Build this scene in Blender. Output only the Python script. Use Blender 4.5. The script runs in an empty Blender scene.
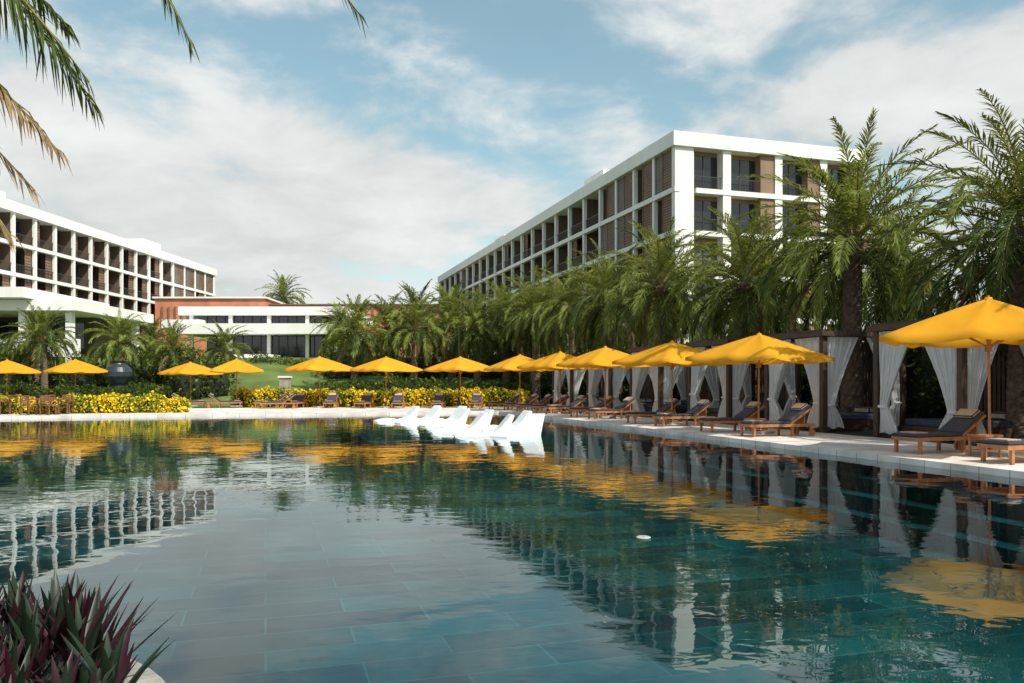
import bpy, bmesh, math, random
import numpy as np
from mathutils import Vector, Matrix
R = random.Random(7)
rng = np.random.default_rng(11)
scene = bpy.context.scene
TH = math.radians(17.2)
U = Vector((-math.sin(TH), math.cos(TH), 0)); V = Vector((math.cos(TH), math.sin(TH), 0))
def W(t, s, z=0.0):
    return V*t + U*s + Vector((0, 0, z))

# ------------------------------------------------------------------ materials
def nodes_of(m):
    m.use_nodes = True
    nt = m.node_tree
    return nt, nt.nodes, nt.links
def mat(name, col, rough=0.6, var=0.25, scale=3.0, bump=0.0, bscale=20.0, spec=0.5, metal=0.0, trans=0.0, tcol=None, island=0.0, coord='Object', streak=False, matte=False):
    m = bpy.data.materials.new(name)
    nt, N, L = nodes_of(m)
    b = N['Principled BSDF']; out = N['Material Output']
    b.inputs['Roughness'].default_value = rough
    b.inputs['Metallic'].default_value = metal
    b.inputs['Specular IOR Level'].default_value = spec
    tc = N.new('ShaderNodeTexCoord')
    if island > 0:
        g = N.new('ShaderNodeNewGeometry')
        m2 = N.new('ShaderNodeMapRange'); m2.inputs[3].default_value = 1-island; m2.inputs[4].default_value = 1+island
        L.new(g.outputs['Random Per Island'], m2.inputs[0]); val = m2.outputs[0]
        oi = N.new('ShaderNodeObjectInfo')
        m3 = N.new('ShaderNodeMapRange'); m3.inputs[3].default_value = .8; m3.inputs[4].default_value = 1.25
        L.new(oi.outputs['Random'], m3.inputs[0])
        mu = N.new('ShaderNodeMath'); mu.operation = 'MULTIPLY'
        L.new(val, mu.inputs[0]); L.new(m3.outputs[0], mu.inputs[1]); val = mu.outputs[0]
    else:
        mp = N.new('ShaderNodeMapping'); L.new(tc.outputs[coord], mp.inputs[0])
        if streak: mp.inputs['Scale'].default_value = (1, 1, 0.15)
        no = N.new('ShaderNodeTexNoise'); no.inputs['Scale'].default_value = scale; no.inputs['Detail'].default_value = 4
        L.new(mp.outputs[0], no.inputs['Vector'])
        mr = N.new('ShaderNodeMapRange'); mr.inputs[1].default_value = 0.3; mr.inputs[2].default_value = 0.7
        mr.inputs[3].default_value = 1-var; mr.inputs[4].default_value = 1+var
        L.new(no.outputs[0], mr.inputs[0])
        val = mr.outputs[0]
    vm = N.new('ShaderNodeVectorMath'); vm.operation = 'SCALE'
    vm.inputs[0].default_value = col[:3]
    L.new(val, vm.inputs['Scale'])
    sh = b
    if matte:
        N.remove(b); sh = N.new('ShaderNodeBsdfDiffuse'); L.new(vm.outputs[0], sh.inputs['Color']); L.new(sh.outputs[0], out.inputs[0])
    else:
        L.new(vm.outputs[0], b.inputs['Base Color'])
    if bump > 0:
        n2 = N.new('ShaderNodeTexNoise'); n2.inputs['Scale'].default_value = bscale; n2.inputs['Detail'].default_value = 3
        L.new(tc.outputs[coord], n2.inputs['Vector'])
        bp = N.new('ShaderNodeBump'); bp.inputs['Strength'].default_value = bump; bp.inputs['Distance'].default_value = 0.02
        L.new(n2.outputs[0], bp.inputs['Height']); L.new(bp.outputs[0], sh.inputs['Normal'])
    if trans > 0:
        tr = N.new('ShaderNodeBsdfTranslucent')
        v2 = N.new('ShaderNodeVectorMath'); v2.operation = 'SCALE'
        v2.inputs[0].default_value = (tcol or col)[:3]
        L.new(val, v2.inputs['Scale']); L.new(v2.outputs[0], tr.inputs[0])
        mx = N.new('ShaderNodeMixShader'); mx.inputs[0].default_value = trans
        L.new(sh.outputs[0], mx.inputs[1]); L.new(tr.outputs[0], mx.inputs[2]); L.new(mx.outputs[0], out.inputs[0])
    return m

M = {}
M['white'] = mat('white_render', (0.80, 0.79, 0.76), 0.7, 0.07, 0.5, streak=True)
M['brownwall'] = mat('brown_cladding', (0.24, 0.155, 0.10), 0.7, 0.15, 0.8, streak=True)
M['slat'] = mat('slat_wood', (0.20, 0.125, 0.085), 0.6, 0.2, 1.0)
M['greyscreen'] = mat('grey_screen', (0.19, 0.165, 0.145), 0.6, 0.15, 1.0)
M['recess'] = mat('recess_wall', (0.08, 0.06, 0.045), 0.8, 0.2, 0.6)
M['recessdark'] = mat('recess_shade_brown', (0.13, 0.09, 0.065), 0.7, 0.15, 0.8)  # balcony shade painted as dark brown on fins and slabs behind white fronts
M['glass'] = mat('window_glass', (0.014, 0.022, 0.026), 0.06, 0.3, 0.5, spec=0.8)
M['curtwin'] = mat('window_with_curtain', (0.11, 0.105, 0.095), 0.15, 0.3, 2.0, spec=0.8)
M['frame'] = mat('dark_frame', (0.035, 0.032, 0.03), 0.4, 0.1)
M['rail'] = mat('rail_metal', (0.05, 0.045, 0.04), 0.4, 0.1)
M['terra'] = mat('terracotta_brick', (0.58, 0.22, 0.125), 0.8, 0.2, 0.6, bump=0.3, bscale=4)
M['wood'] = mat('teak_wood', (0.38, 0.16, 0.06), 0.5, 0.3, 6, bump=0.2, bscale=40)
M['dwood'] = mat('brown_teak', (0.20, 0.085, 0.04), 0.5, 0.3, 6, bump=0.2, bscale=40)
M['darkwood'] = mat('dark_timber', (0.055, 0.03, 0.02), 0.6, 0.3, 4, bump=0.2, bscale=30)
M['cushion'] = mat('navy_cushion', (0.045, 0.05, 0.075), 0.9, 0.2, 8, bump=0.3, bscale=60)
M['beige'] = mat('beige_cushion', (0.45, 0.34, 0.24), 0.9, 0.15, 8, bump=0.3, bscale=60)
M['curtain'] = mat('sheer_curtain', (0.88, 0.88, 0.88), 0.9, 0.04, 3, trans=0.45, matte=True)
M['canopy'] = mat('yellow_canvas', (0.93, 0.44, 0.035), 0.85, 0.07, 1.5, bump=0.2, bscale=7, trans=0.40, tcol=(1.0, 0.54, 0.05), matte=True)
M['plastic'] = mat('white_resin', (0.84, 0.84, 0.84), 0.35, 0.03, 2)
M['float'] = mat('grey_resin', (0.42, 0.45, 0.44), 0.4, 0.1, 20)
M['trunk'] = mat('palm_trunk', (0.14, 0.097, 0.068), 0.9, 0.5, 7, bump=1.0, bscale=22)
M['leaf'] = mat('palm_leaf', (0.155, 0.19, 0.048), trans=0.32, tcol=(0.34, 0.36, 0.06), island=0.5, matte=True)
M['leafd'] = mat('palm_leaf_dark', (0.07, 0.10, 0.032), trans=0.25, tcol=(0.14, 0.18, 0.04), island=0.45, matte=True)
M['leafdry'] = mat('palm_leaf_dry', (0.27, 0.19, 0.095), trans=0.2, island=0.4, matte=True)
M['rachis'] = mat('palm_rachis', (0.27, 0.24, 0.08), 0.6, 0.2, 2)
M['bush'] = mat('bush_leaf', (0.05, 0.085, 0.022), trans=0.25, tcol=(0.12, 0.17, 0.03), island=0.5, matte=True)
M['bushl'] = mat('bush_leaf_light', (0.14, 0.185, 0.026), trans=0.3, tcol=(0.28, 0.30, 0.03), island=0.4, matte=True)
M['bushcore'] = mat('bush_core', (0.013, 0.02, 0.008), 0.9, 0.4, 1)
M['flower'] = mat('yellow_flower', (0.90, 0.64, 0.03), trans=0.3, island=0.15, matte=True)
M['grass'] = mat('grass', (0.11, 0.16, 0.032), 0.9, 0.35, 0.4, bump=0.6, bscale=9)
M['soil'] = mat('soil', (0.035, 0.025, 0.017), 0.95, 0.4, 3, bump=0.8, bscale=12)
M['urn'] = mat('dark_glazed_clay', (0.03, 0.04, 0.05), 0.35, 0.3, 2)
M['stone'] = mat('curb_stone', (0.34, 0.32, 0.29), 0.8, 0.25, 5, bump=0.5, bscale=30)
M['oyster'] = mat('oyster_leaf_green', (0.018, 0.034, 0.018), 0.42, 0.4, 3, island=0.35, spec=.35)
M['oysterp'] = mat('oyster_leaf_purple', (0.040, 0.010, 0.016), 0.45, 0.4, 3, island=0.4, trans=0.08, tcol=(0.16, 0.015, 0.045), spec=.35)
M['rootslab'] = mat('grey_roof', (0.3, 0.3, 0.3), 0.8, 0.1, 0.5)

def tile_mat(name, c1, c2, mortar, bw, bh, rough, msize=0.01, bump=0.3, nv=(.75, 1.2), nsc=1.3):
    m = bpy.data.materials.new(name); nt, N, L = nodes_of(m); b = N['Principled BSDF']
    tc = N.new('ShaderNodeTexCoord'); mp = N.new('ShaderNodeMapping'); mp.inputs['Rotation'].default_value = (0, 0, -TH)
    L.new(tc.outputs['Object'], mp.inputs[0])
    br = N.new('ShaderNodeTexBrick'); br.inputs['Scale'].default_value = 1
    br.inputs['Brick Width'].default_value = bw; br.inputs['Row Height'].default_value = bh
    br.inputs['Mortar Size'].default_value = msize; br.inputs['Color1'].default_value = (*c1, 1); br.inputs['Color2'].default_value = (*c2, 1)
    br.inputs['Mortar'].default_value = (*mortar, 1); br.inputs['Bias'].default_value = 0
    L.new(mp.outputs[0], br.inputs['Vector'])
    no = N.new('ShaderNodeTexNoise'); no.inputs['Scale'].default_value = nsc; no.inputs['Detail'].default_value = 5
    L.new(tc.outputs['Object'], no.inputs['Vector'])
    mr = N.new('ShaderNodeMapRange'); mr.inputs[1].default_value = .3; mr.inputs[2].default_value = .7; mr.inputs[3].default_value = nv[0]; mr.inputs[4].default_value = nv[1]
    L.new(no.outputs[0], mr.inputs[0])
    vm = N.new('ShaderNodeVectorMath'); vm.operation = 'SCALE'; L.new(br.outputs[0], vm.inputs[0]); L.new(mr.outputs[0], vm.inputs['Scale'])
    L.new(vm.outputs[0], b.inputs['Base Color']); b.inputs['Roughness'].default_value = rough
    bp = N.new('ShaderNodeBump'); bp.inputs['Strength'].default_value = bump; bp.inputs['Distance'].default_value = 0.005
    L.new(br.outputs[1], bp.inputs['Height']); bp.invert = True; L.new(bp.outputs[0], b.inputs['Normal'])
    return m
M['deck'] = tile_mat('deck_stone', (0.74, 0.68, 0.64), (0.64, 0.58, 0.54), (0.32, 0.28, 0.26), 1.2, 0.6, 0.7)
M['pooltile'] = tile_mat('pool_tile', (0.002, 0.038, 0.046), (0.018, 0.120, 0.122), (0.045, 0.165, 0.165), 1.8, 0.6, 0.5, 0.012, 0.1, (.35, 1.75), .4)

def water_mat():
    m = bpy.data.materials.new('pool_water'); nt, N, L = nodes_of(m)
    N.remove(N['Principled BSDF']); out = N['Material Output']
    tc = N.new('ShaderNodeTexCoord')
    def noise(sc, det, rot=0, sx=1, sy=1):
        mp = N.new('ShaderNodeMapping'); mp.inputs['Rotation'].default_value = (0, 0, rot); mp.inputs['Scale'].default_value = (sx, sy, 1)
        L.new(tc.outputs['Object'], mp.inputs[0])
        n = N.new('ShaderNodeTexNoise'); n.inputs['Scale'].default_value = sc; n.inputs['Detail'].default_value = det; n.inputs['Roughness'].default_value = .45
        n.inputs['Distortion'].default_value = .4
        L.new(mp.outputs[0], n.inputs['Vector']); return n.outputs[0]
    a = noise(0.7, 2, 0.3, 1, 1.3); c = noise(3.4, 2, -0.4, 1, 1.5)
    p = noise(0.11, 2)
    pr = N.new('ShaderNodeMapRange'); pr.inputs[1].default_value = .4; pr.inputs[2].default_value = .62; pr.inputs[3].default_value = .22; pr.inputs[4].default_value = 1.0
    L.new(p, pr.inputs[0])
    mu = N.new('ShaderNodeMath'); mu.operation = 'MULTIPLY'; L.new(c, mu.inputs[0]); L.new(pr.outputs[0], mu.inputs[1])
    b1 = N.new('ShaderNodeBump'); b1.inputs['Strength'].default_value = 1; b1.inputs['Distance'].default_value = 0.0075
    L.new(a, b1.inputs['Height'])
    b2 = N.new('ShaderNodeBump'); b2.inputs['Strength'].default_value = 1; b2.inputs['Distance'].default_value = 0.0030
    L.new(mu.outputs[0], b2.inputs['Height']); L.new(b1.outputs[0], b2.inputs['Normal'])
    fr = N.new('ShaderNodeFresnel'); fr.inputs[0].default_value = 1.45; L.new(b2.outputs[0], fr.inputs['Normal'])
    gl = N.new('ShaderNodeBsdfGlossy'); gl.inputs['Roughness'].default_value = 0.0; L.new(b2.outputs[0], gl.inputs['Normal'])
    gl.inputs[0].default_value = (0.94, 0.98, 1, 1)
    tr = N.new('ShaderNodeBsdfTransparent'); tr.inputs[0].default_value = (0.62, 0.86, 0.88, 1)
    mx = N.new('ShaderNodeMixShader'); L.new(fr.outputs[0], mx.inputs[0]); L.new(tr.outputs[0], mx.inputs[1]); L.new(gl.outputs[0], mx.inputs[2])
    L.new(mx.outputs[0], out.inputs[0])
    return m
M['water'] = water_mat()

# ------------------------------------------------------------------ helpers
col = scene.collection
def link(o, parent=None):
    col.objects.link(o)
    if parent: o.parent = parent
    return o
def empty(name, loc=(0, 0, 0), rz=0, sc=1.0):
    e = bpy.data.objects.new(name, None); col.objects.link(e)
    e.location = loc; e.rotation_euler = (0, 0, rz); e.scale = (sc, sc, sc) if not hasattr(sc, '__len__') else sc
    e.empty_display_size = 0.3
    return e
class MB:
    def __init__(s): s.v = []; s.f = []; s.m = []; s.mats = []
    def mi(s, k):
        if k not in s.mats: s.mats.append(k)
        return s.mats.index(k)
    def box(s, x0, x1, y0, y1, z0, z1, k, Mx=None):
        b = len(s.v)
        for z in (z0, z1):
            for x, y in ((x0, y0), (x1, y0), (x1, y1), (x0, y1)):
                p = Vector((x, y, z))
                if Mx is not None: p = Mx @ p
                s.v.append(tuple(p))
        q = s.mi(k)
        for f in ((3, 2, 1, 0), (4, 5, 6, 7), (0, 1, 5, 4), (1, 2, 6, 5), (2, 3, 7, 6), (3, 0, 4, 7)):
            s.f.append([b+i for i in f]); s.m.append(q)
    def tube(s, p0, p1, r0, r1, n, k):
        p0 = Vector(p0); p1 = Vector(p1); d = (p1-p0).normalized()
        a = d.orthogonal().normalized(); c = d.cross(a); b = len(s.v)
        for p, r in ((p0, r0), (p1, r1)):
            for i in range(n):
                t = 2*math.pi*i/n; s.v.append(tuple(p + (a*math.cos(t)+c*math.sin(t))*r))
        q = s.mi(k)
        for i in range(n):
            j = (i+1) % n; s.f.append([b+i, b+j, b+n+j, b+n+i]); s.m.append(q)
        s.f.append([b+i for i in range(n)][::-1]); s.m.append(q); s.f.append([b+n+i for i in range(n)]); s.m.append(q)
    def prof(s, pts, y0, y1, k):
        b = len(s.v); n = len(pts); q = s.mi(k)
        for y in (y0, y1):
            for x, z in pts: s.v.append((x, y, z))
        for i in range(n):
            j = (i+1) % n; s.f.append([b+i, b+j, b+n+j, b+n+i]); s.m.append(q)
        s.f.append([b+i for i in range(n)][::-1]); s.m.append(q); s.f.append([b+n+i for i in range(n)]); s.m.append(q)
    def lathe(s, prof, n, k, c=(0, 0)):
        b = len(s.v); q = s.mi(k)
        for r, z in prof:
            for i in range(n):
                t = 2*math.pi*i/n; s.v.append((c[0]+r*math.cos(t), c[1]+r*math.sin(t), z))
        for a in range(len(prof)-1):
            for i in range(n):
                j = (i+1) % n; s.f.append([b+a*n+i, b+a*n+j, b+(a+1)*n+j, b+(a+1)*n+i]); s.m.append(q)
    def grid(s, P, k):
        b = len(s.v); h = len(P); w = len(P[0]); q = s.mi(k)
        for r in P:
            for p in r: s.v.append(tuple(p))
        for i in range(h-1):
            for j in range(w-1):
                s.f.append([b+i*w+j, b+i*w+j+1, b+(i+1)*w+j+1, b+(i+1)*w+j]); s.m.append(q)
    def mesh(s, name, smooth=False, bevel=0):
        me = bpy.data.meshes.new(name); me.from_pydata(s.v, [], s.f)
        for k in s.mats: me.materials.append(M[k])
        me.polygons.foreach_set('material_index', s.m)
        me.update()
        bm = bmesh.new(); bm.from_mesh(me)
        bmesh.ops.recalc_face_normals(bm, faces=bm.faces)
        if bevel > 0: bmesh.ops.bevel(bm, geom=bm.edges[:], offset=bevel, segments=2, affect='EDGES', profile=.5)
        bm.to_mesh(me); bm.free()
        if smooth: me.polygons.foreach_set('use_smooth', [True]*len(me.polygons))
        return me
    def obj(s, name, parent=None, **kw):
        return link(bpy.data.objects.new(name, s.mesh(name, **kw)), parent)
def quadmesh(name, Q, mi, mats):
    n = len(Q); me = bpy.data.meshes.new(name)
    me.vertices.add(n*4); me.vertices.foreach_set('co', Q.reshape(-1).astype(np.float32))
    me.loops.add(n*4); me.loops.foreach_set('vertex_index', np.arange(n*4, dtype=np.int32))
    me.polygons.add(n); me.polygons.foreach_set('loop_start', np.arange(0, n*4, 4, dtype=np.int32))
    me.polygons.foreach_set('loop_total', np.full(n, 4, dtype=np.int32))
    me.polygons.foreach_set('material_index', np.asarray(mi, dtype=np.int32))
    for k in mats: me.materials.append(M[k])
    me.update(); me.validate()
    return me

# ------------------------------------------------------------------ ground, decks, pool
PT0, PT1, PS0, PS1 = -70, 11.9, 1.0, 40.5
g = MB()
ts = [-3000, PT0, PT1, 3000]; ss = [-3000, PS0, PS1, 3000]
for i in range(3):
    for j in range(3):
        if i == 1 and j == 1: continue
        P = [[W(ts[i], ss[j], .06), W(ts[i+1], ss[j], .06)], [W(ts[i], ss[j+1], .06), W(ts[i+1], ss[j+1], .06)]]
        g.grid(P, 'grass')
g.obj('ground')
pool = empty('swimming_pool')
b = MB()
b.grid([[W(PT0, PS0, -1.15), W(PT1, PS0, -1.15)], [W(PT0, PS1, -1.15), W(PT1, PS1, -1.15)]], 'pooltile')
for (a, c) in (((PT0, PS0), (PT1, PS0)), ((PT1, PS0), (PT1, PS1)), ((PT1, PS1), (PT0, PS1)), ((PT0, PS1), (PT0, PS0))):
    b.grid([[W(*a, -1.15), W(*c, -1.15)], [W(*a, .06), W(*c, .06)]], 'pooltile')
b.obj('pool_basin', pool)
b = MB(); RM = Matrix.Rotation(TH, 4, 'Z')
b.box(3.0, 11.88, 22, 34, -1.14, -0.22, 'pooltile', RM); b.obj('shallow_ledge', pool)
b = MB()
for i in range(3): b.box(10.4+i*.5, 11.88, 4, 21.5, -1.14, -1.14+(i+1)*.27, 'pooltile', RM)
b.obj('pool_steps', pool)
b = MB(); b.grid([[W(PT0, PS0, 0), W(PT1, PS0, 0)], [W(PT0, PS1, 0), W(PT1, PS1, 0)]], 'water'); b.obj('water')

b = MB()
b.box(11.82, 15.6, -14, 62, -0.06, .12, 'deck', RM)
b.obj('pool_deck')
b = MB()
b.box(-20, 11.815, 40.42, 50.5, -0.06, .12, 'deck', RM)
b.box(-70, -20.01, 40.42, 43, -0.06, .12, 'deck', RM)
b.obj('far_pool_deck')
b = MB(); b.box(-70, 11.815, -14, 1.05, -0.06, .12, 'deck', RM); b.obj('near_pool_deck')
b = MB(); b.box(15.61, 34, -14, 62, -0.1, .1, 'soil', RM); b.obj('planting_bed')
def sm(x): x = max(0, min(1, x)); return x*x*(3-2*x)
P = []
for j in range(60):
    y = 55+j*2.6; row = []
    for i in range(60):
        x = -110+i*2.2
        h = 4.2*sm((y-57)/24)*sm((20-x)/18)*sm((210-y)/20)*sm((x+110)/15)
        row.append((x, y, .03+h))
    P.append(row)
b = MB(); b.grid(P, 'grass'); b.obj('lawn_slope', smooth=True)

# ------------------------------------------------------------------ hotel wings
def wing(name, loc, rz, L, D, seed, bay=4.2):
    rr = random.Random(seed); e = empty(name, loc, rz)
    nf, fh = 6, 3.45; H = nf*fh
    w = MB(); det = MB(); gl = MB()
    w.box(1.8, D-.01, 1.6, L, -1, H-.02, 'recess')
    w.box(-.25, D+.25, -.25, L+.2, H, H+1.15, 'white')
    w.box(3, D-3, 6, L-5, H+1.15, H+1.5, 'rootslab')
    w.box(1.2, 5.5, 17, 22, H+1.151, H+2.6, 'white')
    w.box(1.2, 5.5, 52, 57, H+1.151, H+2.3, 'white')
    for k in range(0, nf):
        w.box(-.06, .42, -.06, L, k*fh-.2, k*fh+.2, 'white')
        w.box(.425, 1.9, .5, L, k*fh-.17, k*fh+.17, 'recessdark')
        w.box(1.905, D, -.06, .9, k*fh-.2, k*fh+.2, 'white')
    ys = [0, 3.8, 7.6, 11.4, 15.2]
    nb = int((L-15.2)/bay); ys2 = [15.2+i*bay for i in range(nb+1)]
    for y in ys[1:]+ys2[1:]:
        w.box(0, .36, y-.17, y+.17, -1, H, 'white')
        w.box(.365, 1.85, y-.13, y+.13, -1, H, 'recessdark')
    w.box(0, 1.7, 0, .55, -1, H, 'white')
    for k in range(nf):
        z0 = k*fh+.2; z1 = (k+1)*fh-.2 if k < nf-1 else H
        for i in range(4):
            y0, y1 = ys[i]+(.56 if i == 0 else .2), ys[i+1]-.2
            wdt = (y1-y0)
            op = rr.choice([0, 0, 0, 1])
            a0 = y0; a1 = y0+wdt*.6
            for (q0, q1, kk) in ((a0, a1, 'slat'), (a1+.02, y1, 'greyscreen' if op == 0 else None)):
                if kk is None: continue
                n = 14; dz = (z1-z0)/n
                for s_ in range(n):
                    det.box(.16, .24, q0, q1, z0+s_*dz+.02, z0+(s_+1)*dz-.035, kk)
                det.box(.10, .28, q0, q0+.07, z0, z1, kk); det.box(.10, .28, q1-.07, q1, z0, z1, kk)
            gl.box(1.74, 1.79, y0+.1, y1-.1, z0+.05, z1-.3, 'glass')
        for i in range(nb):
            y0, y1 = ys2[i]+.2, ys2[i+1]-.2
            g0 = y0+.25; g1 = y1-.6
            gl.box(1.72, 1.79, g0, g1, z0+.02, z1-.45, 'curtwin' if rr.random() < .25 else 'glass')
            det.box(1.68, 1.80, (g0+g1)/2-.04, (g0+g1)/2+.04, z0, z1-.42, 'frame')
            det.box(1.68, 1.80, g0-.06, g0, z0, z1-.4, 'frame'); det.box(1.68, 1.80, g1, g1+.06, z0, z1-.4, 'frame')
            if rr.random() < .75:
                q0 = y0 if rr.random() < .6 else y1-1.1
                n = 9; dz = (z1-z0)/n
                for s_ in range(n): det.box(.45, .52, q0, q0+1.1, z0+s_*dz+.02, z0+(s_+1)*dz-.04, 'slat')
            det.box(.2, .26, y0, y1, z0+1.0, z0+1.06, 'rail')
            det.box(.2, .24, y0, y1, z0+.08, z0+.12, 'rail')
            for s_ in range(13): yy = y0+(y1-y0)*(s_+.5)/13; det.box(.21, .24, yy-.018, yy+.018, z0+.12, z0+1.0, 'rail')
        seg = []; x = .55
        for kind, wd in [('b', 1.25), ('w', 2.6), ('p', .75), ('w', 2.9), ('b', 1.35), ('p', .7), ('w', 2.6), ('b', 1.2), ('p', .7), ('w', 2.5), ('b', 1.0)]:
            if x+wd > D: break
            seg.append((kind, x, x+wd)); x += wd
        seg.append(('p', x, D))
        for kind, a0, a1 in seg:
            if kind == 'b': w.box(a0, a1, .12, 1.65, z0, z1, 'brownwall')
            if kind == 'p': w.box(a0, a1, -.0, 1.62, z0, z1, 'white')
            if kind == 'w':
                gl.box(a0+.08, a1-.08, .95, 1.03, z0+.05, z1-.35, 'curtwin' if rr.random() < .3 else 'glass')
                w.box(a0, a1, .91, 1.61, z1-.35, z1, 'brownwall')
                for q in (a0, (a0+a1)/2-.04, a1-.08): det.box(q, q+.08, .9, 1.05, z0, z1-.35, 'frame')
                det.box(a0, a1, .2, .26, z0+1.0, z0+1.06, 'rail'); det.box(a0, a1, .2, .24, z0+.08, z0+.12, 'rail')
                n = int((a1-a0)/.14)
                for s_ in range(n): q = a0+(a1-a0)*(s_+.5)/n; det.box(q-.012, q+.012, .21, .235, z0+.12, z0+1.0, 'rail')
    w.obj('walls', e); det.obj('screens_and_railings', e); gl.obj('windows', e)
    return e
wing('hotel_building', (13.1, 64.0, 0), TH, 91, 18.2, 3)
wing('hotel_building', (-52.6, 141, 0), math.pi-math.radians(3.2), 84, 18, 5, bay=3.7)

e = empty('lobby_building', (0, 0, 0)); b = MB(); gg = MB()
b.box(-39, -19.5, 93, 112, 9.6, 10.6, 'white')
b.box(-40.5, -36, 92, 110, 8.0, 9.0, 'white')
b.box(-38.5, -20.3, 91.2, 110, 7.3, 8.5, 'white')
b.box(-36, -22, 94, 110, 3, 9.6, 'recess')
for x in (-37.6, -33, -28.5, -24, -20.6): b.box(x-.2, x+.2, 93.3, 93.7, 3, 9.6, 'white')
for i in range(13):
    x = -35.8+i*1.05
    gg.box(x, x+.97, 93.8, 93.9, 3.6, 7.2, 'glass'); gg.box(x, x+.97, 93.8, 93.9, 8.6, 9.5, 'glass')
for i in range(14): b.box(-35.9+i*1.05, -35.84+i*1.05, 93.7, 93.95, 3, 9.6, 'frame')
for i in range(8): b.box(-33, -27, 86+i*.45, 93, 3.6+i*.16, 3.76+i*.16, 'white')
b.obj('walls', e); gg.obj('windows', e)
e = empty('terracotta_building'); b = MB()
b.box(-52, -36, 116, 130, 3, 14.0, 'terra'); b.box(-36, -10.5, 118, 130, 3, 13.2, 'terra')
b.box(-52.3, -35.7, 115.7, 130.2, 14.0, 14.25, 'white')
for i in range(16):
    b.box(-51+i*.95, -50.8+i*.95, 115.8, 116.1, 9, 12.8, 'slat')
b.box(-36.1, -10.2, 117.6, 130, 13.2, 13.4, 'slat')
for i in range(26): b.box(-35.7+i, -35.5+i, 117.85, 118.1, 10.5, 12.7, 'slat')
b.obj('walls', e)
e = empty('entrance_pavilion'); b = MB()
b.box(-60, -40.5, 74, 90, 8.4, 9.4, 'white'); b.box(-60, -44.5, 72.5, 88, 9.45, 10.4, 'white')
for x in (-58, -52, -46, -41.6):
    for y in (75, 88): b.box(x-.3, x+.3, y-.3, y+.3, 3, 8.4, 'white')
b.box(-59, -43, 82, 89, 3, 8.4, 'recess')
for i in range(10): b.box(-58.8+i*1.5, -57.5+i*1.5, 81.9, 81.99, 3.2, 8.0, 'glass')
b.box(-62, -39, 71.5, 72, 4.0, 5.6, 'white')
b.obj('structure', e)

# ------------------------------------------------------------------ palms
def frond(P, nleaf, ll, wd, upv, r, droop=.25, start=.12, vang=25):
    P = np.asarray(P, float); n = len(P)
    seg = np.linalg.norm(np.diff(P, axis=0), axis=1); cs = np.concatenate([[0], np.cumsum(seg)]); cs /= cs[-1]
    Q = []
    u = np.linspace(start, .99, nleaf) + r.normal(0, .004, nleaf)
    u = np.clip(u, 0, 1)
    B = np.stack([np.interp(u, cs, P[:, k]) for k in range(3)], 1)
    B2 = np.stack([np.interp(np.clip(u+.03, 0, 1.0), cs, P[:, k]) for k in range(3)], 1)
    B1 = np.stack([np.interp(np.clip(u-.03, 0, 1.0), cs, P[:, k]) for k in range(3)], 1)
    T = B2-B1; T /= np.linalg.norm(T, axis=1)[:, None]+1e-9
    S = np.cross(T, upv); S /= np.linalg.norm(S, axis=1)[:, None]+1e-9
    N = np.cross(S, T)
    for sg in (-1, 1):
        a = np.radians(np.interp(u, [0, .3, 1], [70, 52, 20]) + r.normal(0, 6, nleaf))
        v = np.radians(vang + r.normal(0, 14, nleaf))
        l = ll*np.interp(u, [0, .15, .4, .75, 1], [.35, .75, 1, .85, .35])*(1+r.normal(0, .07, nleaf))
        D = T*np.cos(a)[:, None] + (S*sg*np.cos(v)[:, None] + N*np.sin(v)[:, None])*np.sin(a)[:, None]
        mid = B + D*(l*.5)[:, None]; mid[:, 2] -= droop*.18*l
        tip = B + D*l[:, None]; tip[:, 2] -= droop*l*(1+r.normal(0, .25, nleaf))
        wv = T - D*np.sum(T*D, 1)[:, None]; wv /= np.linalg.norm(wv, axis=1)[:, None]+1e-9
        w2 = wv*wd*.5
        Q.append(np.stack([B-w2*.5, B+w2*.5, mid+w2, mid-w2], 1)); Q.append(np.stack([mid-w2, mid+w2, tip+w2*.1, tip-w2*.1], 1))
    Q = np.concatenate(Q)
    RQ = []
    for i in range(n-1):
        w0 = .06*(1-i/n)+.008; w1 = .06*(1-(i+1)/n)+.008
        t = P[i+1]-P[i]; s = np.cross(t, upv); s /= np.linalg.norm(s)+1e-9; nn = np.cross(s, t); nn /= np.linalg.norm(nn)+1e-9
        for d in (s, nn): RQ.append([P[i]-d*w0*.5, P[i]+d*w0*.5, P[i+1]+d*w1*.5, P[i+1]-d*w1*.5])
    return Q, np.array(RQ)
def arch(c, az, el, L, bend, n=14, pw=1.25, twist=0):
    p = np.array(c, float); P = [p.copy()]
    for i in range(n):
        u = (i+.5)/n; e_ = max(el - bend*u**pw, -1.5); a_ = az+twist*u
        p = p + np.array([math.cos(a_)*math.cos(e_), math.sin(a_)*math.cos(e_), math.sin(e_)])*L/n
        P.append(p.copy())
    return P
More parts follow.
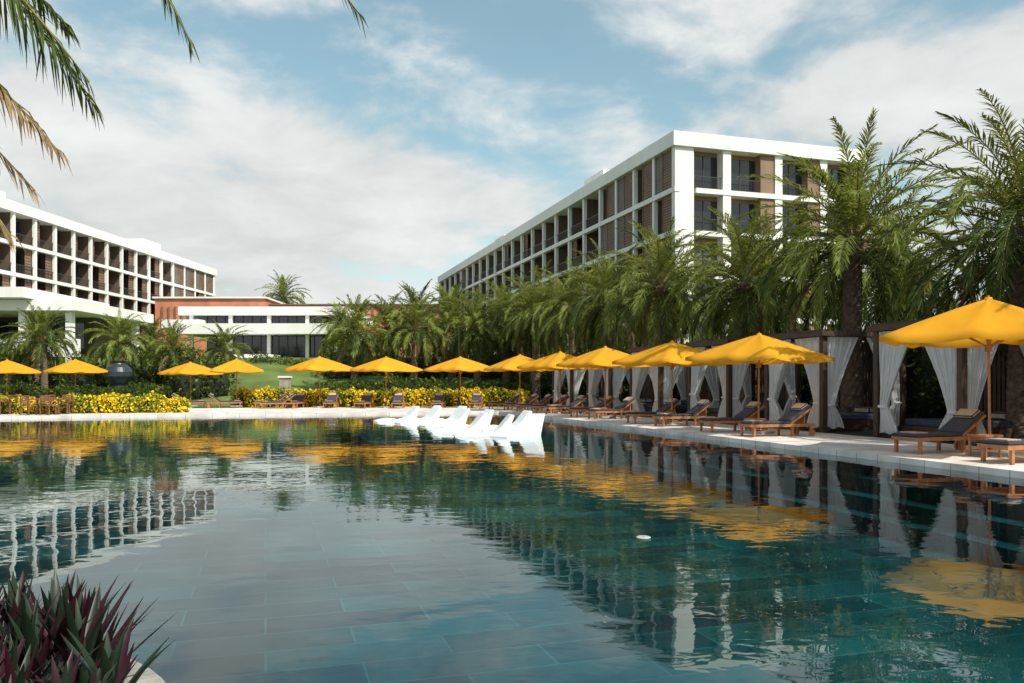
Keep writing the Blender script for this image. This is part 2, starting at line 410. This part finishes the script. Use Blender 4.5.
def crown(seed, nf=68, L=4.0, nleaf=56, dry=.04, ll=.58, wd=.044):
    r = np.random.default_rng(seed); QS = []; MI = []
    for i in range(nf):
        f = i/nf
        az = i*2.39996 + r.normal(0, .18)
        el = math.radians(84 - 118*f**1.05 + r.normal(0, 8))
        bend = math.radians(55+48*math.sin(min(1, f*1.4)*math.pi*.5) + r.normal(0, 11)) * (1 if f < .7 else .7)
        LL = L*(.78+.25*math.sin(math.pi*min(1, f+.15)))*(1+r.normal(0, .08))
        c = (.12*math.cos(az), .12*math.sin(az), .15-.6*f)
        P = arch(c, az, el, LL, bend, twist=r.normal(0, .2))
        upv = np.array([0, 0, 1.0]) if el < 1.35 else np.array([-math.cos(az), -math.sin(az), .6])
        q, rq = frond(P, nleaf, ll, wd, upv, r, droop=.24+.28*f)
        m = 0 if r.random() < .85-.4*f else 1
        if f > .92 and r.random() < dry*8: m = 2
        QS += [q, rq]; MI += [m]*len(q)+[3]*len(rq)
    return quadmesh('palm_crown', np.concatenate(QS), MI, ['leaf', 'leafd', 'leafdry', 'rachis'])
def trunkmesh(seed, H=6.0, r0=.30, r1=.24):
    r = random.Random(seed); b = MB(); n = 18; rows = 70; P = []
    lean = (r.uniform(-.2, .2), r.uniform(-.2, .2))
    for j in range(rows):
        f = j/(rows-1); row = []
        for i in range(n+1):
            t = 2*math.pi*(i % n)/n
            rad = (r0+(r1-r0)*f) + .05*math.exp(-f*12) + (.05 if (i//1+j//2) % 2 == 0 else 0)*(.5+.5*(j % 2)) + (.14*sm((f-.86)/.08))
            row.append((rad*math.cos(t)+lean[0]*f*f, rad*math.sin(t)+lean[1]*f*f, H*f))
        P.append(row)
    b.grid(P, 'trunk')
    return b.mesh('palm_trunk'), lean
CR = [crown(s) for s in (1, 2, 3, 4)]
CRF = [crown(s, nf=54, nleaf=28, ll=.66, wd=.08, L=3.7) for s in (11, 12)]
TR = [trunkmesh(s) for s in (1, 2, 3)]
def palm(x, y, zc, sc=1.0, var=None, far=False, z0=0.05, rz=None):
    e = empty('palm_tree', (x, y, z0), R.uniform(0, 6.28) if rz is None else rz)
    tm, lean = R.choice(TR); H = zc-z0
    t = link(bpy.data.objects.new('trunk', tm), e); t.scale = (sc, sc, H/6.0)
    c = link(bpy.data.objects.new('crown', R.choice(CRF if far else CR) if var is None else CR[var]), e)
    c.location = (lean[0]*sc, lean[1]*sc, H+.05); c.scale = (sc, sc, sc)
    return e
for t, s, z, sc in [(19.2, 9.0, 5.8, .95), (18.2, 15.4, 5.4, .98), (18.3, 21.6, 6.2, 1.02), (18.6, 28.2, 5.8, .92), (18.2, 34.2, 6.3, .92), (18.4, 40.8, 6.3, .92),
                    (18.6, 47, 6.4, .9), (18.2, 53, 6.6, .92), (17.8, 59, 6.6, .92), (23.2, 12.2, 5.6, 1.0), (23.4, 18.6, 5.8, 1.0), (23.5, 25.5, 6.0, 1.0), (23, 33, 6.0, .95),
                    (22.8, 42, 6.4, .95), (22.5, 50, 6.6, .95)]:
    p = W(t, s); palm(p.x, p.y, z, sc)
for x, y, z, sc in [(-12.3, 62, 5.4, .92), (-10.2, 66, 6.2, .9), (-7.4, 60, 5.7, .9), (-9.2, 76, 8.0, 1.0), (-5.0, 66, 6.4, .95), (-2.6, 60, 5.9, .9), (-6.0, 78, 8.2, 1.0), (0.8, 66, 6.6, .95), (3.4, 72, 7.3, 1.), (1.6, 60, 5.7, .85),
                    (-35.8, 61, 5.0, .8), (-29.4, 60, 4.6, .75), (-26.6, 62, 4.2, .7), (-24.0, 66, 4.4, .7), (-39.5, 66, 5.0, .75), (-36.5, 128, 15.6, 1.2), (-20, 92, 8.4, .8), (-31.5, 70, 5.2, .7)]:
    palm(x, y, z, sc, far=True, z0=.05 if y < 64 else 1.0)

# overhanging palm beside the camera (top left)
e = empty('palm_tree', (0, 0, 0)); r = np.random.default_rng(5)
QS = []; MI = []
C = np.array([-6.9, 7.2, 6.6])
def bez(p0, p1, p2, n=18):
    p0, p1, p2 = map(np.array, (p0, p1, p2))
    return [(1-t)**2*p0+2*t*(1-t)*p1+t*t*p2 for t in np.linspace(0, 1, n)]
fr = [((-4.9, 6.4, 6.0), (-3.5, 6.6, 4.05), 1, .48), ((-4.9, 7.6, 5.8), (-4.0, 7.2, 4.75), 0, .42), ((-4.0, 6.8, 7.2), (-2.68, 6.7, 4.38), 0, .40), ((-3.4, 6.8, 7.6), (-1.28, 6.9, 4.70), 0, .36),
      ((-5.8, 6.4, 5.2), (-3.95, 6.6, 3.15), 2, .42), ((-5.6, 7.6, 5.2), (-4.2, 7.4, 3.7), 2, .42), ((-6.0, 7, 4.6), (-4.4, 7.0, 2.85), 2, .42), ((-7, 9, 8), (-6, 11.5, 5.5), 1, .6), ((-9, 7, 8), (-11, 7, 5.5), 0, .6), ((-7.5, 5, 8), (-8, 3.4, 5.6), 0, .6),
      ((-8.5, 9, 8.5), (-10, 10.5, 6.2), 1, .6), ((-6, 5.5, 8), (-5, 3.6, 6.2), 0, .6), ((-5.5, 7.0, 6.6), (-4.05, 7.0, 5.1), 0, .4)]
for p1, p2, m, ll in fr:
    q, rq = frond(bez(C, p1, p2), 85, ll, .03, np.array([0, 0, 1.0]), r, droop=.5, start=.2, vang=0)
    QS += [q, rq]; MI += [m if m == 2 else 0]*len(q)+[3]*len(rq)
link(bpy.data.objects.new('crown', quadmesh('overhanging_crown', np.concatenate(QS), MI, ['leafd', 'leaf', 'leafdry', 'rachis'])), e)
tm, lean = TR[0]; t = link(bpy.data.objects.new('trunk', tm), e); t.location = (-6.9-lean[0], 7.2-lean[1], -1.0); t.scale = (1, 1, 7.6/6)
b = MB(); b.lathe([(0, .2), (1.0, .2), (1.05, .2), (1.05, -1.14)], 32, 'stone', (-6.9, 7.2)); b.obj('tree_island')

# ------------------------------------------------------------------ leafy masses
def leafmass(name, blobs, n, size, mats=('bush', 'bushl'), mixp=.3, core=True, sharp=None):
    vols = np.array([b_[3]*b_[4]+b_[4]*b_[5]+b_[3]*b_[5] for b_ in blobs]); vols = vols/vols.sum()
    QS = []; MI = []
    for b_, f in zip(blobs, vols):
        k = max(20, int(n*f)); c = np.array(b_[:3]); rad = np.array(b_[3:6])
        d = rng.normal(size=(k, 3)); d /= np.linalg.norm(d, axis=1)[:, None]
        bx = sharp or 2.0
        if bx > 2: d = d/((np.abs(d)**bx).sum(1)**(1/bx))[:, None]
        lump = 1 + .10*np.sin(d[:, 0]*7+c[0])*np.sin(d[:, 1]*6+c[1])+.08*np.sin(d[:, 2]*9+d[:, 0]*11)
        rr = (rng.random(k)**.35*.45+.6)*lump
        p = c + d*rad*rr[:, None]
        ok = p[:, 2] > .06; p = p[ok]; k = len(p)
        a = rng.normal(size=(k, 3)); a /= np.linalg.norm(a, axis=1)[:, None]
        o = rng.normal(size=(k, 3)); o = np.cross(a, o); o /= np.linalg.norm(o, axis=1)[:, None]
        s = size*(rng.random(k)*.8+.6)
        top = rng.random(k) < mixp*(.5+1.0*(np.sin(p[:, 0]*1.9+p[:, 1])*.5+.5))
        wr = np.where(top, .8, .45)
        a = a*s[:, None]; o = o*(s*wr)[:, None]
        QS.append(np.stack([p-a*.5, p+o*.5, p+a*.5, p-o*.5], 1)); MI.append(top.astype(int))
    e = empty(name)
    link(bpy.data.objects.new('leaves', quadmesh('leaves', np.concatenate(QS), np.concatenate(MI), mats)), e)
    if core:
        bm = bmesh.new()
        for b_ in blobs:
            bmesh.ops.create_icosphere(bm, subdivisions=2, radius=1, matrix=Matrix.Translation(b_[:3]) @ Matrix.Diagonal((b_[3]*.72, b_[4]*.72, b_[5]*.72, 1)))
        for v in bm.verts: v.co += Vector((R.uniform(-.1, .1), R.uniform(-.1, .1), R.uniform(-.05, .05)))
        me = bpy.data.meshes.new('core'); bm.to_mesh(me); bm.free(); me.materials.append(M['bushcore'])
        link(bpy.data.objects.new('dark_core', me), e)  # dark solid blobs added inside the leaves to stop see-through
    return e
bl = []
for i in range(26):
    p = W(20.6+R.uniform(-.4, .6), 5+i*2.2); bl.append((p.x, p.y, 1.6, 1.6, 1.7, 1.8+R.uniform(-.3, .4)))
leafmass('hedge', bl, 46000, .17, mixp=.12)
bl = []
for i in range(20):
    p = W(27.5+R.uniform(-1, 1), 0+i*3.4); bl.append((p.x, p.y, 2.2, 2.6, 2.6, 2.2+R.uniform(-.6, .6)))
leafmass('background_trees', bl, 34000, .24, mixp=.12)
bl = [(-15+i*1.9, 70+R.uniform(-2, 2), 2.4, 1.9, 1.9, R.uniform(2.0, 3.2)) for i in range(14)]
leafmass('background_trees', bl, 20000, .28, mixp=.15)
bl = [(-43+i*1.5, 63+R.uniform(-2, 3), 1.6, 1.6, 1.6, R.uniform(1.6, 3.0)) for i in range(14)]
bl += [(-60+i*3, 68+R.uniform(-2, 3), 2.4, 2.6, 2.6, R.uniform(2, 3.5)) for i in range(6)]
leafmass('background_trees', bl, 26000, .26, mixp=.2)
bl = [(-24+i*1.6, 76+R.uniform(-3, 2), 3.0, 1.3, 1.3, R.uniform(.8, 1.6)) for i in range(8)]
leafmass('shrubs', bl, 9000, .22, mixp=.3)
bl = [(-13+i*1.5, 57+R.uniform(-.8, .8), .8, 1.0, 1.0, R.uniform(.8, 1.4)) for i in range(11)]
leafmass('hedge', bl, 13000, .18, mixp=.25)
bl = [(-24.5-i*1.6, 55+R.uniform(-.8, .8), .6, 1.1, 1.1, R.uniform(.6, 1.1)) for i in range(12)]
bl += [(-27.6+i*1.1, 50.6+R.uniform(-.3, .3), .5, .8, .8, R.uniform(.7, 1.0)) for i in range(5)]
leafmass('hedge', bl, 18000, .18, mixp=.25)
bl = [(-17.5+i*.9, 51.6+R.uniform(-.3, .3)-.02*i, .5, .75, .8, R.uniform(.6, .85)) for i in range(21)]
leafmass('flowering_hedge', bl, 26000, .14, mats=('bushl', 'flower'), mixp=.45)
bl = []
for i in range(22):
    p = W(-4.2-i*.6, 43.6+R.uniform(-.2, .2)); bl.append((p.x, p.y, .4, .55*R.uniform(.85, 1.2), .7, R.uniform(.42, .75)))
leafmass('flowering_hedge', bl, 28000, .12, mats=('bushl', 'flower'), mixp=.36)

# ------------------------------------------------------------------ umbrellas
def umbrella_parts(side=3.1, H=3.0, drop=.72):
    b = MB(); seg = 6; rad = 8; hs = side/2
    def edge(th):
        c, s_ = math.cos(th), math.sin(th); return hs/max(abs(c), abs(s_))
    P = []
    nseg = 8*seg
    for j in range(rad+1):
        f = j/rad; row = []
        for i in range(nseg+1):
            th = 2*math.pi*i/nseg; x = (i % seg)/seg; sag = math.sin(math.pi*x)
            r_ = edge(th)*f*(1-.035*sag*f)
            z = H - drop*(f**1.08) - .07*sag*f*f - .06*(1-f)*sag*.5*(1 if f > 0 else 0)
            row.append((r_*math.cos(th), r_*math.sin(th), z))
        P.append(row)
    row = []
    for (x, y, z) in P[-1]: row.append((x*1.003, y*1.003, z-.09))
    P.append(row); b.grid(P, 'canopy')
    b.lathe([(0.001, H+.03), (.06, H+.02), (.09, H-.05)], 12, 'canopy')
    can = b.mesh('canopy', smooth=True)
    b = MB()
    b.tube((0, 0, 0), (0, 0, H+.06), .028, .024, 10, 'wood')
    for i in range(8):
        th = math.pi/4*i; e_ = edge(th)*.98
        b.tube((0, 0, H-.05), (e_*math.cos(th), e_*math.sin(th), H-drop-.03), .012, .012, 5, 'wood')
        b.tube((0, 0, H-drop-.22), (e_*.52*math.cos(th), e_*.52*math.sin(th), H-drop*.56-.04), .011, .011, 5, 'wood')
    b.lathe([(.05, H-drop-.30), (.065, H-drop-.30), (.065, H-drop-.16), (.05, H-drop-.16)], 10, 'wood')
    pole = b.mesh('pole')
    b = MB(); b.box(-.35, .35, -.35, .35, .0, .08, 'stone'); b.tube((0, 0, .08), (0, 0, .35), .05, .045, 10, 'frame')
    return can, pole, b.mesh('base')
UP = umbrella_parts()
def umbrella(x, y, rz, sc=1.0, z=.12, tilt=0):
    e = empty('patio_umbrella', (x, y, z), rz, sc)
    for n_, m_ in zip(('canopy', 'pole', 'base'), UP): link(bpy.data.objects.new(n_, m_), e)
    e.rotation_euler = (R.uniform(-.012, .012), R.uniform(-.012, .012), rz)
    return e
for x, y, rz, sc in [(9.6, 16.0, 50, 1.05), (7.15, 23.1, 38, .96), (5.7, 28.4, 30, .98), (3.95, 33.8, 24, 1.0), (2.35, 39, 30, 1.0), (.43, 43, 20, 1.0),
                     (-3.1, 48, 45, 1.02), (-7.6, 48, 40, 1.02), (-11.7, 48.5, 42, 1.03), (-17.3, 50, 20, 1.0), (-21.4, 53, 50, .98), (-28.5, 52, 40, 1.03), (-33, 52, 45, 1.02), (14, 8, 30, 1.0)]:
    umbrella(x, y, math.radians(rz), sc, .12 if y < 51 else .06)

# ------------------------------------------------------------------ loungers
def lounger_parts():
    b = MB()
    for y in (-.33, .29): b.box(0, 2.0, y, y+.045, .26, .34, 'wood')
    for x in (.02, 1.93): b.box(x, x+.05, -.285, .29, .265, .335, 'wood')
    for x in (.08, 1.25, 1.85):
        for y in (-.335, .275): b.box(x, x+.06, y, y+.06, 0, .262, 'wood')
    for i in range(11): b.box(.1+i*.105, .18+i*.105, -.28, .285, .31, .338, 'wood')
    a = math.radians(33); Mx = Matrix.Translation((1.26, 0, .34)) @ Matrix.Rotation(-a, 4, 'Y')
    for y in (-.31, .265): b.box(0, .78, y, y+.045, -.02, .03, 'wood', Mx)
    for i in range(7): b.box(.03+i*.107, .11+i*.107, -.262, .262, -.015, .015, 'wood', Mx)
    b.box(1.7, 1.74, -.25, .25, .3, .6, 'wood')
    for y in (-.37, .34): b.tube((1.88, y, .10), (1.88, y+.03, .10), .10, .10, 14, 'wood')
    fr_ = b.mesh('frame')
    b = MB(); b.box(.04, .64, -.30, .30, .345, .41, 'cushion'); b.box(.645, 1.25, -.30, .30, .345, .41, 'cushion')
    c1 = b.mesh('seat', bevel=.02)
    b = MB(); b.box(.02, .80, -.29, .29, .035, .10, 'cushion', Mx); b.box(.50, .78, -.24, .24, .102, .17, 'beige', Mx)
    c2 = b.mesh('back', bevel=.02)
    b = MB(); b.box(.10, .42, -.22, .22, .412, .44, 'beige')
    return fr_, c1, c2, b.mesh('towel', bevel=.01)
LP = lounger_parts()
def lounger(p, rz):
    e = empty('sun_lounger', p, rz)
    for n_, m_ in zip(('frame', 'seat_cushion', 'back_cushion', 'towel'), LP): link(bpy.data.objects.new(n_, m_), e)
for s in (12.3, 20.0, 25.4, 31.1, 36.5, 40.9):
    for ds in (-1.15, 1.0):
        lounger(W(12.55+R.uniform(-.1, .1), s+ds, .12), TH+math.radians(R.uniform(-3, 3)))
lounger(W(12.6, 8.2, .12), TH); lounger(W(12.6, 6.4, .12), TH)
for x, y in [(-3.1, 48), (-7.6, 48), (-11.7, 48.5), (-17.3, 50)]:
    for dx in (-1.3, .9): lounger((x+dx, y-1.6, .12), math.radians(90+R.uniform(-6, 6)) if y < 49 else math.radians(200+R.uniform(-6, 6)))
for x, y, a in [(-14.6, 46.2, 15), (-15.4, 47.6, 12), (-1.3, 45.4, 20)]: lounger((x, y, .12), math.radians(a))

def side_table(p):
    b = MB(); b.box(-.22, .22, -.22, .22, .40, .44, 'wood')
    for x in (-.2, .16):
        for y in (-.2, .16): b.box(x, x+.04, y, y+.04, 0, .40, 'wood')
    b.box(-.18, .18, -.18, .18, .12, .14, 'wood')
    o = b.obj('side_table'); o.location = p; o.rotation_euler = (0, 0, TH)
for s in (12.3, 20.0, 25.4, 31.1, 36.5): side_table(W(13.5, s-.1, .12))

# ------------------------------------------------------------------ in-pool chaise
def chaise_mesh():
    b = MB()
    top = [(0, .02), (.12, .08), (.35, .13), (.62, .15), (.85, .10), (1.05, .07), (1.2, .11), (1.38, .25), (1.56, .46), (1.70, .62), (1.76, .64)]
    bot = [(1.80, .60), (1.74, .44), (1.66, .2), (1.60, .0), (1.58, -.22), (.02, -.22)]
    b.prof(top+bot, -.34, .34, 'plastic')
    return b.mesh('shell', bevel=.025)
CM = chaise_mesh()
for x, y, a in [(-5.6, 32.6, 25), (-4.8, 33.6, 25), (-4.5, 31.2, 30), (-3.6, 32.6, 28), (-3.3, 29.2, 28), (-2.4, 28.0, 25), (-2.6, 25.4, 15), (-1.1, 26.9, 20), (-1.75, 23.8, 10), (-.40, 23.2, 50)]:
    e = empty('pool_lounger', (x, y, 0), math.radians(a)); link(bpy.data.objects.new('shell', CM), e)

# ------------------------------------------------------------------ cabanas
def curtain(b, origin, d, nrm, wtop=1.2, tie=.85, H=2.84, seed=0):
    rr = random.Random(seed); P = []; ph = rr.uniform(0, 6); o = Vector(origin); d = Vector(d); nrm = Vector(nrm)
    for j in range(40):
        z = H-(H-.12)*j/39; row = []
        if z > tie: f = (z-tie)/(H-tie); w = .24+(wtop-.24)*(f**1.15)
        else: f = (tie-z)/tie; w = .24+.36*math.sin(f*1.5)
        for i in range(49):
            v = i/48; off = .06*math.sin(v*2*math.pi*7+ph)*(.5+.5*min(1, w)) + .02*math.sin(v*23+z*2+ph)
            if z > tie: off += .05*math.sin(v*3)*math.sin((z-tie)*1.2)
            p = o + d*(v*w + .03) + nrm*off; row.append((p.x, p.y, z+.03*math.sin(v*9+ph)*(j/39)))
        P.append(row)
    b.grid(P, 'curtain')
    b.lathe([(.12, tie-.04), (.15, tie), (.12, tie+.04)], 12, 'curtain', (o.x+d.x*.13, o.y+d.y*.13))
def cabana_parts():
    D, Wd = 2.9, 2.75
    b = MB()
    for x in (0, D):
        for y in (0, Wd): b.box(x-.08, x+.08, y-.08, y+.08, 0, 2.9, 'darkwood')
    b.box(-.20, D+.20, -.20, -.12, 2.86, 3.0, 'darkwood'); b.box(-.20, D+.20, Wd+.12, Wd+.20, 2.86, 3.0, 'darkwood')
    b.box(-.20, -.12, -.115, Wd+.115, 2.86, 3.0, 'darkwood'); b.box(D+.12, D+.20, -.115, Wd+.115, 2.86, 3.0, 'darkwood')
    for i in range(14): b.box(-.11+i*.22, -.03+i*.22, -.11, Wd+.11, 3.005, 3.06, 'darkwood')
    for i in range(18): b.box(D+.01, D+.05, .12+i*.14, .21+i*.14, .1, 2.8, 'darkwood')
    st = b.mesh('structure')
    b = MB(); b.box(.5, 2.6, .35, 2.4, .0, .32, 'darkwood')
    bed = b.mesh('bed_base')
    b = MB(); b.box(.53, 2.57, .38, 2.37, .325, .50, 'cushion'); b.box(2.1, 2.5, .5, 1.2, .51, .70, 'beige'); b.box(2.1, 2.5, 1.4, 2.1, .51, .70, 'cushion')
    mt = b.mesh('mattress', bevel=.04)
    def cur(sd, wt, ti):
        b = MB()
        curtain(b, (-.02, .10, 0), (0, 1, 0), (1, 0, 0), wt, ti, seed=1+sd); curtain(b, (-.02, Wd-.10, 0), (0, -1, 0), (1, 0, 0), wt*.92, ti+.08, seed=2+sd)
        curtain(b, (.10, -.02, 0), (1, 0, 0), (0, 1, 0), wt*.95, ti-.05, seed=3+sd); curtain(b, (D-.10, -.02, 0), (-1, 0, 0), (0, 1, 0), wt, ti, seed=4+sd)
        curtain(b, (.10, Wd+.02, 0), (1, 0, 0), (0, 1, 0), wt*.9, ti, seed=5+sd); curtain(b, (D-.10, Wd+.02, 0), (-1, 0, 0), (0, 1, 0), wt, ti, seed=6+sd)
        return b.mesh('curtains', smooth=True)
    return st, bed, mt, [cur(0, 1.2, .85), cur(10, 1.05, .95), cur(20, 1.25, .75)]
CP = cabana_parts()
for i, s in enumerate((4.6, 9.75, 15.0, 19.95, 25.0, 30.2, 35.3, 40.4)):
    e = empty('poolside_cabana', W(15.9, s, .12), TH)
    for n_, m_ in zip(('structure', 'bed_base', 'mattress', 'curtains'), (CP[0], CP[1], CP[2], CP[3][i % 3])): link(bpy.data.objects.new(n_, m_), e)

# ------------------------------------------------------------------ dining set far left
def table(p):
    b = MB(); b.box(-.8, .8, -.45, .45, .70, .75, 'dwood')
    for x in (-.74, .68):
        for y in (-.4, .34): b.box(x, x+.06, y, y+.06, 0, .70, 'dwood')
    o = b.obj('dining_table'); o.location = p
def chair(p, rz):
    b = MB(); b.box(-.24, .24, -.24, .24, .42, .46, 'dwood')
    for x in (-.24, .20):
        b.box(x, x+.04, -.24, -.20, 0, .42, 'dwood'); b.box(x, x+.04, .20, .24, 0, .42, 'dwood')
        b.box(x, x+.04, .20, .24, .461, .92, 'dwood'); b.box(x, x+.04, -.24, .2, .62, .65, 'dwood')
    for i in range(4): b.box(-.19, .19, .205, .235, .55+i*.1, .61+i*.1, 'dwood')
    o = b.obj('dining_chair'); o.location = p; o.rotation_euler = (0, 0, rz)
for x, y in ((-24.4, 37.2), (-21.8, 37.4)):
    z = .12; table((x, y, z))
    for dx, dy, rz in ((-.45, -.75, math.pi), (.45, -.75, math.pi), (-.45, .75, 0), (.45, .75, 0)): chair((x+dx, y+dy, z), rz+R.uniform(-.2, .2))

b = MB(); b.box(-.5, .5, -.5, .5, -1.4, 0, 'urn'); b.lathe([(0.01, 0), (.45, 0), (.5, .12), (.40, .2), (.6, .4), (.85, .8), (.88, 1.1), (.72, 1.4), (.45, 1.6), (.4, 1.7), (.52, 1.8), (.48, 1.8), (.35, 1.68)], 32, 'urn')
o = b.obj('ceramic_urn', smooth=False); o.location = (-26.0, 52.6, 1.25)
b = MB(); b.box(-.3, .3, -.3, .3, 0, 1.9, 'stone'); b.box(-.38, .38, -.38, .38, 1.9, 2.02, 'white'); o = b.obj('stone_pillar'); o.location = (-15.1, 53, .06)
b = MB(); b.tube((0, 0, 0), (0, 0, 5.0), .04, .025, 8, 'frame'); b.lathe([(.01, 5.1), (.06, 5.05), (.01, 5.0)], 8, 'frame'); o = b.obj('flagpole'); o.location = (-3.3, 49.5, .06)
b = MB(); b.lathe([(0.01, .008), (.06, .008), (.075, .0), (.075, -.03), (.01, -.03)], 24, 'float'); o = b.obj('pool_float'); o.location = (1.33, 8.06, 0)

# ------------------------------------------------------------------ foreground planter + oyster plants
cx, cy, rad = -3.0, 2.85, 1.66
b = MB(); b.lathe([(rad-.16, .05), (rad-.16, .11), (rad-.14, .125), (rad-.02, .125), (rad, .11), (rad, -1.14)], 72, 'stone', (cx, cy))
b.lathe([(0.01, .12), (.8, .10), (rad-.15, .06)], 40, 'soil', (cx, cy)); b.obj('planter_island')
QS = []; MI = []
def strap(base, az, el, L, wd, bend, flat):
    n = 7; p = np.array(base, float); Ls = []; 
    side = np.array([-math.sin(az), math.cos(az), 0])
    for i in range(n+1):
        u = i/n; e_ = el-bend*u**1.6
        w = wd*(1-u**2.6)*(.62+.9*u*(1-u)) + .001
        d = np.array([math.cos(az)*math.cos(e_), math.sin(az)*math.cos(e_), math.sin(e_)])
        nn = np.cross(side, d)*-1
        Ls.append((p - side*w + nn*(w*.35), p.copy(), p + side*w + nn*(w*.35)))
        p = p + d*L/n
    for i in range(n):
        a, c, d_ = Ls[i]; a2, c2, d2 = Ls[i+1]
        QS.append([a, c, c2, a2]); QS.append([c, d_, d2, c2])
rp = random.Random(4)
placed = []; tries = 0
while len(placed) < 62 and tries < 9000:
    tries += 1
    a = rp.uniform(-.4, 2.6); q = math.sqrt(rp.random())*1.40
    x = cx+q*math.cos(a); y = cy+q*math.sin(a)
    if y > .1 and all((x-X)**2+(y-Y)**2 > .15**2 for X, Y in placed): placed.append((x, y))
for x, y in placed:
    stem = rp.uniform(.02, .26); n = rp.randint(12, 16); big = rp.uniform(.95, 1.3)
    for i in range(n):
        f = i/n
        before = len(QS)
        strap((x, y, .09+stem*(1-f*.5)), i*2.4+rp.uniform(-.3, .3), math.radians(86-48*f+rp.uniform(-6, 6)), rp.uniform(.32, .42)*(.85+.2*f)*big, rp.uniform(.027, .036), math.radians(rp.uniform(-4, 28)), 0)
        k = 1 if rp.random() < .34+.3*f else 0
        MI += [k]*(len(QS)-before)
me = quadmesh('oyster_leaves', np.array(QS), MI, ['oyster', 'oysterp'])
bm = bmesh.new(); bm.from_mesh(me); bmesh.ops.remove_doubles(bm, verts=bm.verts, dist=.0004); bm.to_mesh(me); bm.free()
me.polygons.foreach_set('use_smooth', [True]*len(me.polygons))
link(bpy.data.objects.new('oyster_plant', me))

# ------------------------------------------------------------------ light, sky
sd = Vector((0.68, -0.60, 0)).normalized(); EL = math.radians(47)
sv = Vector((sd.x*math.cos(EL), sd.y*math.cos(EL), math.sin(EL)))
sun = bpy.data.lights.new('sun', 'SUN'); sun.energy = 5.0; sun.angle = math.radians(.5); sun.color = (1, .94, .84)
so = link(bpy.data.objects.new('sun', sun)); so.rotation_euler = sv.to_track_quat('Z', 'Y').to_euler()
w = bpy.data.worlds.new('World'); scene.world = w; w.use_nodes = True; nt = w.node_tree; N = nt.nodes; L = nt.links
bg = N['Background']; bg.inputs[1].default_value = .12
sky = N.new('ShaderNodeTexSky'); sky.sky_type = 'NISHITA'; sky.sun_disc = False; sky.sun_elevation = EL; sky.sun_rotation = math.atan2(sd.x, sd.y)
sky.air_density = 1.0; sky.dust_density = 1.0; sky.ozone_density = 1.0
tint = N.new('ShaderNodeVectorMath'); tint.operation = 'MULTIPLY'; L.new(sky.outputs[0], tint.inputs[0]); tint.inputs[1].default_value = (1.35, 1.65, 1.32)
tc = N.new('ShaderNodeTexCoord'); sp = N.new('ShaderNodeSeparateXYZ'); L.new(tc.outputs['Generated'], sp.inputs[0])
def math_(op, a, b_=None, c=None):
    n = N.new('ShaderNodeMath'); n.operation = op
    for i, q in enumerate((a, b_, c)):
        if q is None: continue
        if isinstance(q, (int, float)): n.inputs[i].default_value = q
        else: L.new(q, n.inputs[i])
    return n.outputs[0]
zz = math_('ADD', math_('MAXIMUM', sp.outputs[2], 0.0), .22)
cm = N.new('ShaderNodeCombineXYZ'); L.new(math_('DIVIDE', sp.outputs[0], zz), cm.inputs[0]); L.new(math_('DIVIDE', sp.outputs[1], zz), cm.inputs[1])
def wn(scale, det, ro, dist, off):
    mp = N.new('ShaderNodeMapping'); mp.inputs['Location'].default_value = off; L.new(cm.outputs[0], mp.inputs[0])
    n = N.new('ShaderNodeTexNoise'); n.inputs['Scale'].default_value = scale; n.inputs['Detail'].default_value = det; n.inputs['Roughness'].default_value = ro; n.inputs['Distortion'].default_value = dist
    L.new(mp.outputs[0], n.inputs['Vector']); return n.outputs[0]
n1 = wn(.75, 2, .5, .2, (3.1, 1.7, 0)); n2 = wn(2.6, 6, .57, .2, (0, 0, 2))
s_ = math_('ADD', math_('MULTIPLY', n1, .52), math_('MULTIPLY', n2, .48))
s_ = math_('ADD', s_, math_('MULTIPLY', math_('SUBTRACT', .37, sp.outputs[2]), .28))
mr = N.new('ShaderNodeMapRange'); mr.interpolation_type = 'SMOOTHSTEP'; mr.inputs[1].default_value = .44; mr.inputs[2].default_value = .55; mr.inputs[3].default_value = .14; mr.inputs[4].default_value = .95
L.new(s_, mr.inputs[0])
shade = N.new('ShaderNodeMapRange'); shade.inputs[1].default_value = .3; shade.inputs[2].default_value = .7; shade.inputs[3].default_value = 5.4; shade.inputs[4].default_value = 7.6
L.new(n2, shade.inputs[0])
cc = N.new('ShaderNodeVectorMath'); cc.operation = 'SCALE'; cc.inputs[0].default_value = (.98, 1.0, .985); L.new(shade.outputs[0], cc.inputs['Scale'])
mx = N.new('ShaderNodeMix'); mx.data_type = 'RGBA'; L.new(mr.outputs[0], mx.inputs[0]); L.new(tint.outputs[0], mx.inputs[6]); L.new(cc.outputs[0], mx.inputs[7])
L.new(mx.outputs[2], bg.inputs[0])

# ------------------------------------------------------------------ camera
cam = bpy.data.cameras.new('camera'); cam.sensor_width = 36; cam.lens = 28; cam.shift_y = 42.5/1024; cam.clip_end = 6000; cam.clip_start = .05
co = link(bpy.data.objects.new('camera', cam)); co.location = (0, 0, 1.55); co.rotation_euler = (math.radians(90), 0, 0)
scene.camera = co
scene.view_settings.view_transform = 'Standard'; scene.view_settings.look = 'None'; scene.view_settings.exposure = 0
